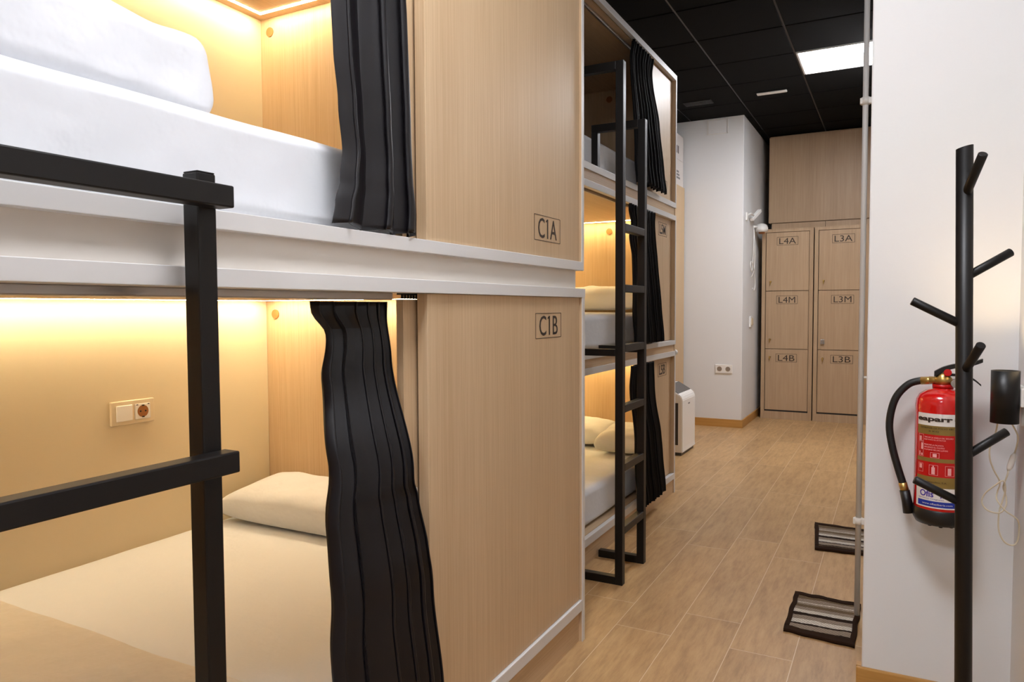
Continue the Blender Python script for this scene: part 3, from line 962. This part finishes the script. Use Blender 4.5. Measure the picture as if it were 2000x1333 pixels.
bm = B(); box(bm, -1.163, -1.150, 6.56, 6.62, 1.805, 1.875, 0.004); part('base', bm, 'plastic', t)
bm = B(); tube(bm, smooth_path([(-1.150, 6.59, 1.85), (-1.135, 6.66, 1.87), (-1.125, 6.72, 1.86)]), 0.008, 8); part('arm', bm, 'plastic', t)
bm = B(); box(bm, -0.085, 0.085, -0.018, 0.018, -0.014, 0.014, 0.004)
place_bm(bm, Matrix.Translation((-1.118, 6.80, 1.872)) @ Matrix.Rotation(math.radians(70), 4, 'Z') @ Matrix.Rotation(math.radians(-33), 4, 'Y'))
part('head', bm, 'plastic', t)
t = thing('wall_spotlight', 'white domed wall spotlight with dangling cable on the side of the column', 'wall lamp', (-1.163, 7.0, 1.76))
bm = B(); lathe(bm, (-1.10, 7.02), [(0.012, 1.735), (0.055, 1.745), (0.058, 1.775), (0.045, 1.805), (0.015, 1.818)], 24); part('dome', bm, 'plastic', t)
bm = B(); lathe(bm, (-1.10, 7.02), [(0.008, 1.722), (0.026, 1.726), (0.030, 1.740)], 24); part('lens', bm, 'hole', t, label='brownish lens under the dome')
bm = B(); tube(bm, [(-1.163, 6.93, 1.785), (-1.12, 6.99, 1.785)], 0.010, 8); part('arm', bm, 'plastic', t)
bm = B()
tube(bm, smooth_path([(-1.155, 6.93, 1.78), (-1.15, 6.90, 1.6), (-1.152, 6.86, 1.42), (-1.15, 6.80, 1.37), (-1.15, 6.74, 1.42), (-1.15, 6.80, 1.46), (-1.15, 6.93, 1.38), (-1.15, 7.0, 1.26), (-1.15, 6.94, 1.2), (-1.15, 6.88, 1.22)]), 0.0045, 6)
tube(bm, smooth_path([(-1.155, 6.95, 1.76), (-1.15, 6.97, 1.6), (-1.15, 6.95, 1.42), (-1.15, 6.86, 1.34), (-1.15, 6.78, 1.32)]), 0.004, 6)
part('cable', bm, 'plastic', t)

# ------------------------------------------------------------------ white pipe
t = thing('wall_pipe', 'thin white vertical pipe from ceiling to floor at the edge of the front wall', 'pipe', (-0.0965, 2.66, 0))
bm = B(); tube(bm, [(-0.0965, 2.66, 0.002), (-0.0965, 2.66, CE)], 0.0088, 20); part('tube', bm, 'edge', t)
for z in (0.332, 0.815, 1.72, 2.35):
    bm = B()
    if z == 0.815:
        tube(bm, [(-0.088, 2.66, z), (-0.0605, 2.66, z)], 0.004, 8)
    else:
        tube(bm, [(-0.0965, 2.66, z - 0.012), (-0.0965, 2.66, z + 0.012)], 0.0125, 20)
        box(bm, -0.113, -0.0605, 2.652, 2.668, z - 0.010, z + 0.010, 0.002)
    part('pipe_clip', bm, 'plastic', t)


# ------------------------------------------------------------------ mats
def mat_thing(corners, seed, label):
    """corners: near-left, near-right, far-right, far-left on the floor"""
    c = sum((V((*p, 0)) for p in corners), V()) / 4
    t = thing('doormat', label, 'doormat', (c.x, c.y, 0), 'striped mats along the passage')
    n_ = 40

    def P(u, v_, z):
        a, b, c2, d = [V((*p, 0)) for p in corners]
        p = a.lerp(b, u).lerp(d.lerp(c2, u), v_)
        e = 0.0025
        p.x += e * noise.noise(V((v_ * 5, seed, 1))) * (1 if 0.1 < u < 0.9 else 2)
        p.y += e * 2.2 * noise.noise(V((u * 5, seed, 4)))
        p.z = z + 0.004 * max(0, noise.noise(V((u * 4, v_ * 4, seed)))) + 0.0015
        return p

    def slab(u0, u1, v0, v1, h, cuts=(24, 24)):
        bm = B()
        g = {}
        for i in range(cuts[0] + 1):
            for j in range(cuts[1] + 1):
                u = u0 + (u1 - u0) * i / cuts[0]; v_ = v0 + (v1 - v0) * j / cuts[1]
                g[i, j, 1] = bm.verts.new(P(u, v_, h)); q = P(u, v_, 0); q.z = 0.0008; g[i, j, 0] = bm.verts.new(q)
        for i in range(cuts[0]):
            for j in range(cuts[1]):
                for k in (0, 1):
                    bm.faces.new((g[i, j, k], g[i + 1, j, k], g[i + 1, j + 1, k], g[i, j + 1, k]))
        for i in range(cuts[0]):
            for j in (0, cuts[1]):
                bm.faces.new((g[i, j, 0], g[i + 1, j, 0], g[i + 1, j, 1], g[i, j, 1]))
        for j in range(cuts[1]):
            for i in (0, cuts[0]):
                bm.faces.new((g[i, j, 0], g[i, j + 1, 0], g[i, j + 1, 1], g[i, j, 1]))
        return bm
    part('woven_field', slab(0.05, 0.95, 0.05, 0.95, 0.007), 'matweave', t, True)
    bm = slab(0, 1, 0, 0.09, 0.010)
    for a in ((0, 1, 0.93, 1), (0, 0.07, 0.09, 0.93), (0.93, 1, 0.09, 0.93)):
        b2 = slab(*a, 0.010)
        me = bpy.data.meshes.new('x'); b2.to_mesh(me); b2.free(); bm.from_mesh(me); bpy.data.meshes.remove(me)
    part('border', bm, 'matborder', t, True)


mat_thing([(-0.302, 2.440), (-0.092, 2.415), (-0.088, 2.765), (-0.306, 2.785)], 1, 'near striped brown doormat on the plank floor beside the pipe foot')
mat_thing([(-0.289, 3.335), (-0.066, 3.345), (-0.066, 3.71), (-0.325, 3.735)], 2, 'far striped brown doormat on the plank floor, farther along the passage')

# ------------------------------------------------------------------ coat rack
t = thing('coat_rack', 'black branch coat rack standing before the fire extinguisher', 'coat rack', (0.1290, 1.55, 0))
AX0, AX1 = V((0.1295, 1.55, 0.012)), V((0.1060, 1.55, 1.330))


def ax(z):
    return AX0.lerp(AX1, (z - AX0.z) / (AX1.z - AX0.z))


bm = B(); tube(bm, [AX0, ax(0.78), ax(0.782), ax(1.335)], [0.0142, 0.0142, 0.0138, 0.0138], 32)
for v in bm.verts:
    if v.co.z > 1.32:
        v.co.z = 1.336 + (v.co.x - 0.106) * 0.25
part('pole', bm, 'metal', t)
bm = B(); lathe(bm, (0.1295, 1.55), [(0.10, 0.0), (0.105, 0.003), (0.104, 0.010), (0.03, 0.014), (0.018, 0.03)], 48); part('base', bm, 'metal', t)
cr, cf = V((0.884, 0.467, 0)), V((-0.467, 0.884, 0))     # the branches point along and across the wall diagonal
for z, d in ((1.250, V((0.020, -0.050, 0.062))), (1.103, V((0.068, 0.030, 0.044))), (1.016, V((-0.078, -0.006, 0.044))),
             (0.932, V((0.018, -0.055, 0.050))), (0.776, V((0.062, 0.022, 0.046))), (0.688, V((-0.074, -0.006, 0.037)))):
    a = ax(z); d2 = V((d.x, d.y, 0)).normalized()
    bm = B(); tube(bm, [a + d2 * 0.004, a + d + d2 * 0.006], 0.0078, 16)
    bmesh.ops.bevel(bm, geom=[e for e in bm.edges if len([f for f in e.link_faces if len(f.verts) > 4]) == 1], offset=0.001, segments=1, affect='EDGES')
    part('branch', bm, 'metal', t)

# ------------------------------------------------------------------ fire extinguisher
EX, EY, ER = 0.101, 1.942, 0.0555
t = thing('fire_extinguisher', 'red fire extinguisher with black hose hung on the white wall behind the coat rack', 'fire extinguisher', (EX, EY, 0.545))
bm = B(); lathe(bm, (EX, EY), [(ER * 0.8, 0.556), (ER, 0.575), (ER, 0.822), (ER * 0.97, 0.834), (ER * 0.86, 0.846), (ER * 0.62, 0.855), (0.021, 0.858), (0.021, 0.866)], 56)
part('cylinder', bm, 'red', t)
bm = B(); lathe(bm, (EX, EY), [(ER * 0.55, 0.546), (ER * 0.92, 0.548), (ER * 1.03, 0.56), (ER * 1.03, 0.582), (ER, 0.584)], 56)
for k in range(8):
    a = 2 * math.pi * k / 8
    tube(bm, [(EX + 0.03 * math.cos(a), EY + 0.03 * math.sin(a), 0.548), (EX + 0.03 * math.cos(a), EY + 0.03 * math.sin(a), 0.541)], 0.004, 8)
part('base_cup', bm, 'black_pl', t)
bm = B(); lathe(bm, (EX, EY), [(0.0215, 0.861), (0.0215, 0.8695)], 32); part('neck_ring', bm, 'redp', t)
bm = B(); lathe(bm, (EX, EY), [(0.0185, 0.870), (0.0185, 0.884), (0.015, 0.888), (0.013, 0.897)], 28); tube(bm, [(EX, EY, 0.878), (EX - 0.028, EY + 0.003, 0.878)], 0.0085, 14)
va = part('valve', bm, 'brass', t)
bm = B(); tube(bm, [(EX + 0.022, EY - 0.014, 0.874), (EX + 0.024, EY - 0.022, 0.874)], 0.010, 20); part('pressure_gauge', bm, 'chrome', va)


def lever(pts, w0, h0):
    bm = B()
    pts = smooth_path(pts, 5)
    prev = None
    for i, p in enumerate(pts):
        k = 1 - 0.35 * i / len(pts)
        ring = [bm.verts.new(p + V((0, dy * w0, dz * h0 * k))) for dy, dz in ((-1, -1), (1, -1), (1, 1), (-1, 1))]
        if prev:
            for j in range(4):
                bm.faces.new((prev[j], prev[(j + 1) % 4], ring[(j + 1) % 4], ring[j]))
        else:
            bm.faces.new(ring)
        prev = ring
    bm.faces.new(prev)
    return bm


part('upper_lever', lever([(EX - 0.018, EY - 0.002, 0.893), (EX + 0.0, EY - 0.006, 0.905), (EX + 0.025, EY - 0.012, 0.914), (EX + 0.055, EY - 0.018, 0.920), (EX + 0.074, EY - 0.022, 0.928)], 0.009, 0.006), 'black_pl', t)
part('lower_lever', lever([(EX + 0.002, EY - 0.004, 0.892), (EX + 0.030, EY - 0.010, 0.892), (EX + 0.055, EY - 0.016, 0.886), (EX + 0.072, EY - 0.020, 0.872)], 0.007, 0.003), 'black_pl', t)
bm = B(); tube(bm, [(EX + 0.008, EY - 0.019, 0.898), (EX + 0.008, EY + 0.010, 0.898)], 0.008, 16); part('safety_pin', bm, 'redp', t)
hp = [(0.0600, 1.955, 0.8755), (0.0329, 1.955, 0.866), (0.0086, 1.955, 0.838), (-0.0033, 1.955, 0.803), (-0.0073, 1.955, 0.760), (-0.0001, 1.952, 0.712), (0.0113, 1.95, 0.6679), (0.0235, 1.947, 0.628)]
bm = B(); tube(bm, smooth_path(hp), 0.0085, 14); part('hose', bm, 'rubber', t)
bm = B(); tube(bm, [(0.0576, 1.955, 0.8745), (0.0845, 1.947, 0.8775)], [0.0095, 0.0088], 14); part('hose_ferrule', bm, 'brass', t)
bm = B(); tube(bm, [(0.0230, 1.947, 0.630), (0.0278, 1.946, 0.610)], 0.0095, 14)
part('hose_ferrule', bm, 'brass', t)
bm = B(); tube(bm, [(0.0275, 1.946, 0.612), (0.033, 1.945, 0.585), (0.0375, 1.944, 0.560)], [0.011, 0.0115, 0.013], 16); tube(bm, [(0.038, 1.944, 0.572), (0.052, 1.944, 0.570)], 0.006, 8)
part('nozzle', bm, 'black_pl', t)
bm = B(); box(bm, EX - 0.02, EX + 0.02, EY + ER - 0.002, 2.0045, 0.78, 0.83, 0.001); part('wall_bracket', bm, 'black_pl', t)
# wrapped label
TH0 = math.atan2(0 - EY, 0 - EX) + math.radians(4)          # label centre turned a little towards the room
LAB_A0 = TH0 - math.radians(62)                    # left edge as seen from the passage


def shell(bm, a0, a1, z0, z1, r, mi=0, k=20):
    prev = None
    for i in range(k + 1):
        a = a0 + (a1 - a0) * i / k
        p = (EX + r * math.cos(a), EY + r * math.sin(a))
        cur = (bm.verts.new((*p, z0)), bm.verts.new((*p, z1)))
        if prev:
            f = bm.faces.new((prev[0], cur[0], cur[1], prev[1])); f.material_index = mi; f.smooth = True
        prev = cur


def wrap_text(s, wdt, hgt, s0, z, r=ER + 0.0011, bold=0.0):
    """text starting at arc length s0 from the label's left edge"""
    bm = fit_text(s, wdt, hgt, bold, 0.0002)
    for v in bm.verts:
        a = LAB_A0 + (s0 + wdt / 2 + v.co.x) / ER
        rr = r - v.co.y
        v.co = V((EX + rr * math.cos(a), EY + rr * math.sin(a), z + v.co.z))
    return bm


def join(bms):
    out = B()
    for b_ in bms:
        me = bpy.data.meshes.new('x'); b_.to_mesh(me); b_.free(); out.from_mesh(me); bpy.data.meshes.remove(me)
    return out


LW = math.radians(150)
bm = B()
rows = [(0.765, 0.7905, 1), (0.694, 0.765, 2), (0.686, 0.694, 1), (0.642, 0.686, 2), (0.628, 0.642, 1)]
shell(bm, LAB_A0, LAB_A0 + LW, 0.7785, 0.806, ER + 0.0006, 0)
shell(bm, LAB_A0, LAB_A0 + LW, 0.758, 0.7785, ER + 0.0006, 1)
shell(bm, LAB_A0, LAB_A0 + LW, 0.7045, 0.758, ER + 0.0006, 2)
shell(bm, LAB_A0, LAB_A0 + LW, 0.6955, 0.7045, ER + 0.0006, 1)
shell(bm, LAB_A0, LAB_A0 + LW, 0.662, 0.6955, ER + 0.0006, 2)
shell(bm, LAB_A0, LAB_A0 + LW, 0.637, 0.662, ER + 0.0006, 1)
shell(bm, LAB_A0 - 0.02, LAB_A0 + LW, 0.590, 0.637, ER + 0.0007, 0)
shell(bm, LAB_A0 + 0.10, LAB_A0 + LW, 0.593, 0.606, ER + 0.0009, 3)
for f in bm.faces:
    pass
lb = part('label', bm, ['wlabel', 'gold', 'redp', 'blue'], t, label='white, gold and red printed label')
bm = wrap_text('eaparrós', 0.098, 0.0135, 0.003, 0.7925, bold=0.0006)
part('brand_lettering', bm, 'ink', lb)
bm = join([wrap_text('EXTINTOR DE POLVO ABC', 0.07, 0.0035, 0.010, 0.773), wrap_text('6 KG', 0.02, 0.003, 0.03, 0.766),
           wrap_text('Grupo Incendios, S.A.', 0.06, 0.0042, 0.008, 0.6495)])
part('small_print', bm, 'ink', lb)
tx = [('TIRE DE LA ANILLA DEL SEGURO', 0.7515), ('SUJETANDO EL EXTINTOR', 0.746), ('PRESIONE LA PALANCA', 0.7345), ('DIRIGIENDO EL CHORRO', 0.729), ('A LA BASE DE LAS LLAMAS', 0.7235)]
bms = [wrap_text(s, 0.0021 * len(s), 0.0032, 0.020, z) for s, z in tx]


def frame_arc(s0, s1, z0, z1, lw=0.0006):
    b_ = B()
    A_ = lambda s: LAB_A0 + s / ER
    shell(b_, A_(s0), A_(s1), z0, z0 + lw, ER + 0.001, 0, 6); shell(b_, A_(s0), A_(s1), z1 - lw, z1, ER + 0.001, 0, 6)
    shell(b_, A_(s0), A_(s0 + lw), z0, z1, ER + 0.001, 0, 1); shell(b_, A_(s1 - lw), A_(s1), z0, z1, ER + 0.001, 0, 1)
    return b_


def blob(s0, s1, z0, z1):
    b_ = B()
    shell(b_, LAB_A0 + s0 / ER, LAB_A0 + s1 / ER, z0, z1, ER + 0.001, 0, 3)
    return b_


bms += [frame_arc(0.005, 0.018, 0.741, 0.757), frame_arc(0.005, 0.018, 0.706, 0.740), frame_arc(0.034, 0.052, 0.7055, 0.7175),
        blob(0.007, 0.013, 0.742, 0.752), blob(0.012, 0.017, 0.722, 0.737), blob(0.007, 0.010, 0.708, 0.717), blob(0.0125, 0.016, 0.708, 0.713), blob(0.039, 0.047, 0.7075, 0.7150),
        frame_arc(0.005, 0.018, 0.670, 0.690), blob(0.008, 0.015, 0.678, 0.688), frame_arc(0.032, 0.050, 0.666, 0.689), blob(0.037, 0.044, 0.668, 0.684), blob(0.039, 0.042, 0.684, 0.6875),
        frame_arc(0.064, 0.082, 0.666, 0.689), blob(0.069, 0.076, 0.668, 0.684)]
part('pictograms', join(bms), 'pink', lb)
bm = join([wrap_text('Ofis', 0.030, 0.014, 0.012, 0.622, bold=0.0004), wrap_text('ib', 0.012, 0.014, 0.056, 0.622, bold=0.0004), wrap_text('Servicios integrales', 0.055, 0.0036, 0.008, 0.6105)])
part('sticker_lettering', bm, 'bluet', lb)
bm = wrap_text('www.ofiseiberia.com', 0.062, 0.0040, 0.018, 0.5995, ER + 0.0014); part('web_address', bm, 'wlabel', lb)

# ------------------------------------------------------------------ small wall lamp
t = thing('wall_lamp', 'small black cylinder wall lamp with a cream cable beside the coat rack', 'wall lamp', (0.2115, 1.86, 0.855))
bm = B()
prof = [(0.0265, 0.799), (0.0265, 0.9115), (0.0245, 0.9115), (0.0245, 0.801)]
c0 = (0.2115, 1.86)
n = 48
rg = [[bm.verts.new((c0[0] + r * math.cos(2 * math.pi * k / n), c0[1] + r * math.sin(2 * math.pi * k / n), z)) for k in range(n)] for r, z in prof]
for i in range(4):
    a, b = rg[i], rg[(i + 1) % 4]
    for k in range(n):
        f = bm.faces.new((a[k], a[(k + 1) % n], b[(k + 1) % n], b[k])); f.smooth = i in (0, 2)
part('shade', bm, 'black_pl', t)
bm = B(); lathe(bm, c0, [(0.0243, 0.880), (0.0243, 0.884)], 32); part('light_disc', bm, 'lamp_e', t)
bm = B(); lathe(bm, c0, [(0.0243, 0.803), (0.0243, 0.807)], 32); part('bottom_plate', bm, 'black_pl', t)
bm = B(); box(bm, 0.2375, 0.2515, 1.845, 1.875, 0.835, 0.875, 0.002); part('bracket', bm, 'plastic', t)
c1 = [(0.1996, 0.800), (0.1982, 0.774), (0.1892, 0.7408), (0.1897, 0.7148), (0.1978, 0.6896), (0.2106, 0.6616), (0.207, 0.6385), (0.206, 0.6221), (0.2212, 0.6012), (0.2429, 0.5846), (0.2480, 0.5598), (0.2456, 0.5333), (0.2362, 0.5246), (0.2201, 0.5327), (0.2101, 0.5573), (0.2107, 0.5933), (0.2168, 0.6201), (0.2208, 0.6466), (0.2158, 0.6671), (0.2013, 0.6541), (0.1841, 0.6326), (0.1783, 0.6122), (0.189, 0.5971), (0.2107, 0.5949), (0.2224, 0.6111), (0.2227, 0.6306), (0.2175, 0.6494), (0.2186, 0.6625), (0.2235, 0.6824), (0.2246, 0.6906)]
pts = [(x, 1.862 + 0.035 * min(1, i / 4) + 0.006 * math.sin(i * 1.3), z) for i, (x, z) in enumerate(c1)]
pts = [(min(x, 0.2485), y, z) for x, y, z in pts]
bm = B(); tube(bm, smooth_path(pts, 6), 0.0017, 8)
tube(bm, smooth_path([(0.2225, 1.862, 0.802), (0.238, 1.875, 0.7708), (0.238, 1.888, 0.7451), (0.2345, 1.895, 0.7255)]), 0.0017, 8)
cb = part('cable', bm, 'cream', t)
bm = B(); tube(bm, [(0.2355, 1.895, 0.7285), (0.2340, 1.895, 0.722), (0.2275, 1.895, 0.698), (0.2250, 1.895, 0.690)], [0.003, 0.006, 0.006, 0.003], 12); part('inline_switch', bm, 'plastic', cb)
t = thing('wall_socket', 'white socket plate on the side wall behind the black wall lamp', 'socket', (0.252, 1.90, 0.84))
bm = B(); box(bm, 0.243, 0.252, 1.882, 1.955, 0.79, 0.875, 0.003); part('plate', bm, 'plastic', t)
bm = B(); box(bm, 0.232, 0.243, 1.90, 1.935, 0.815, 0.85, 0.005); part('plug', bm, 'plastic', t)
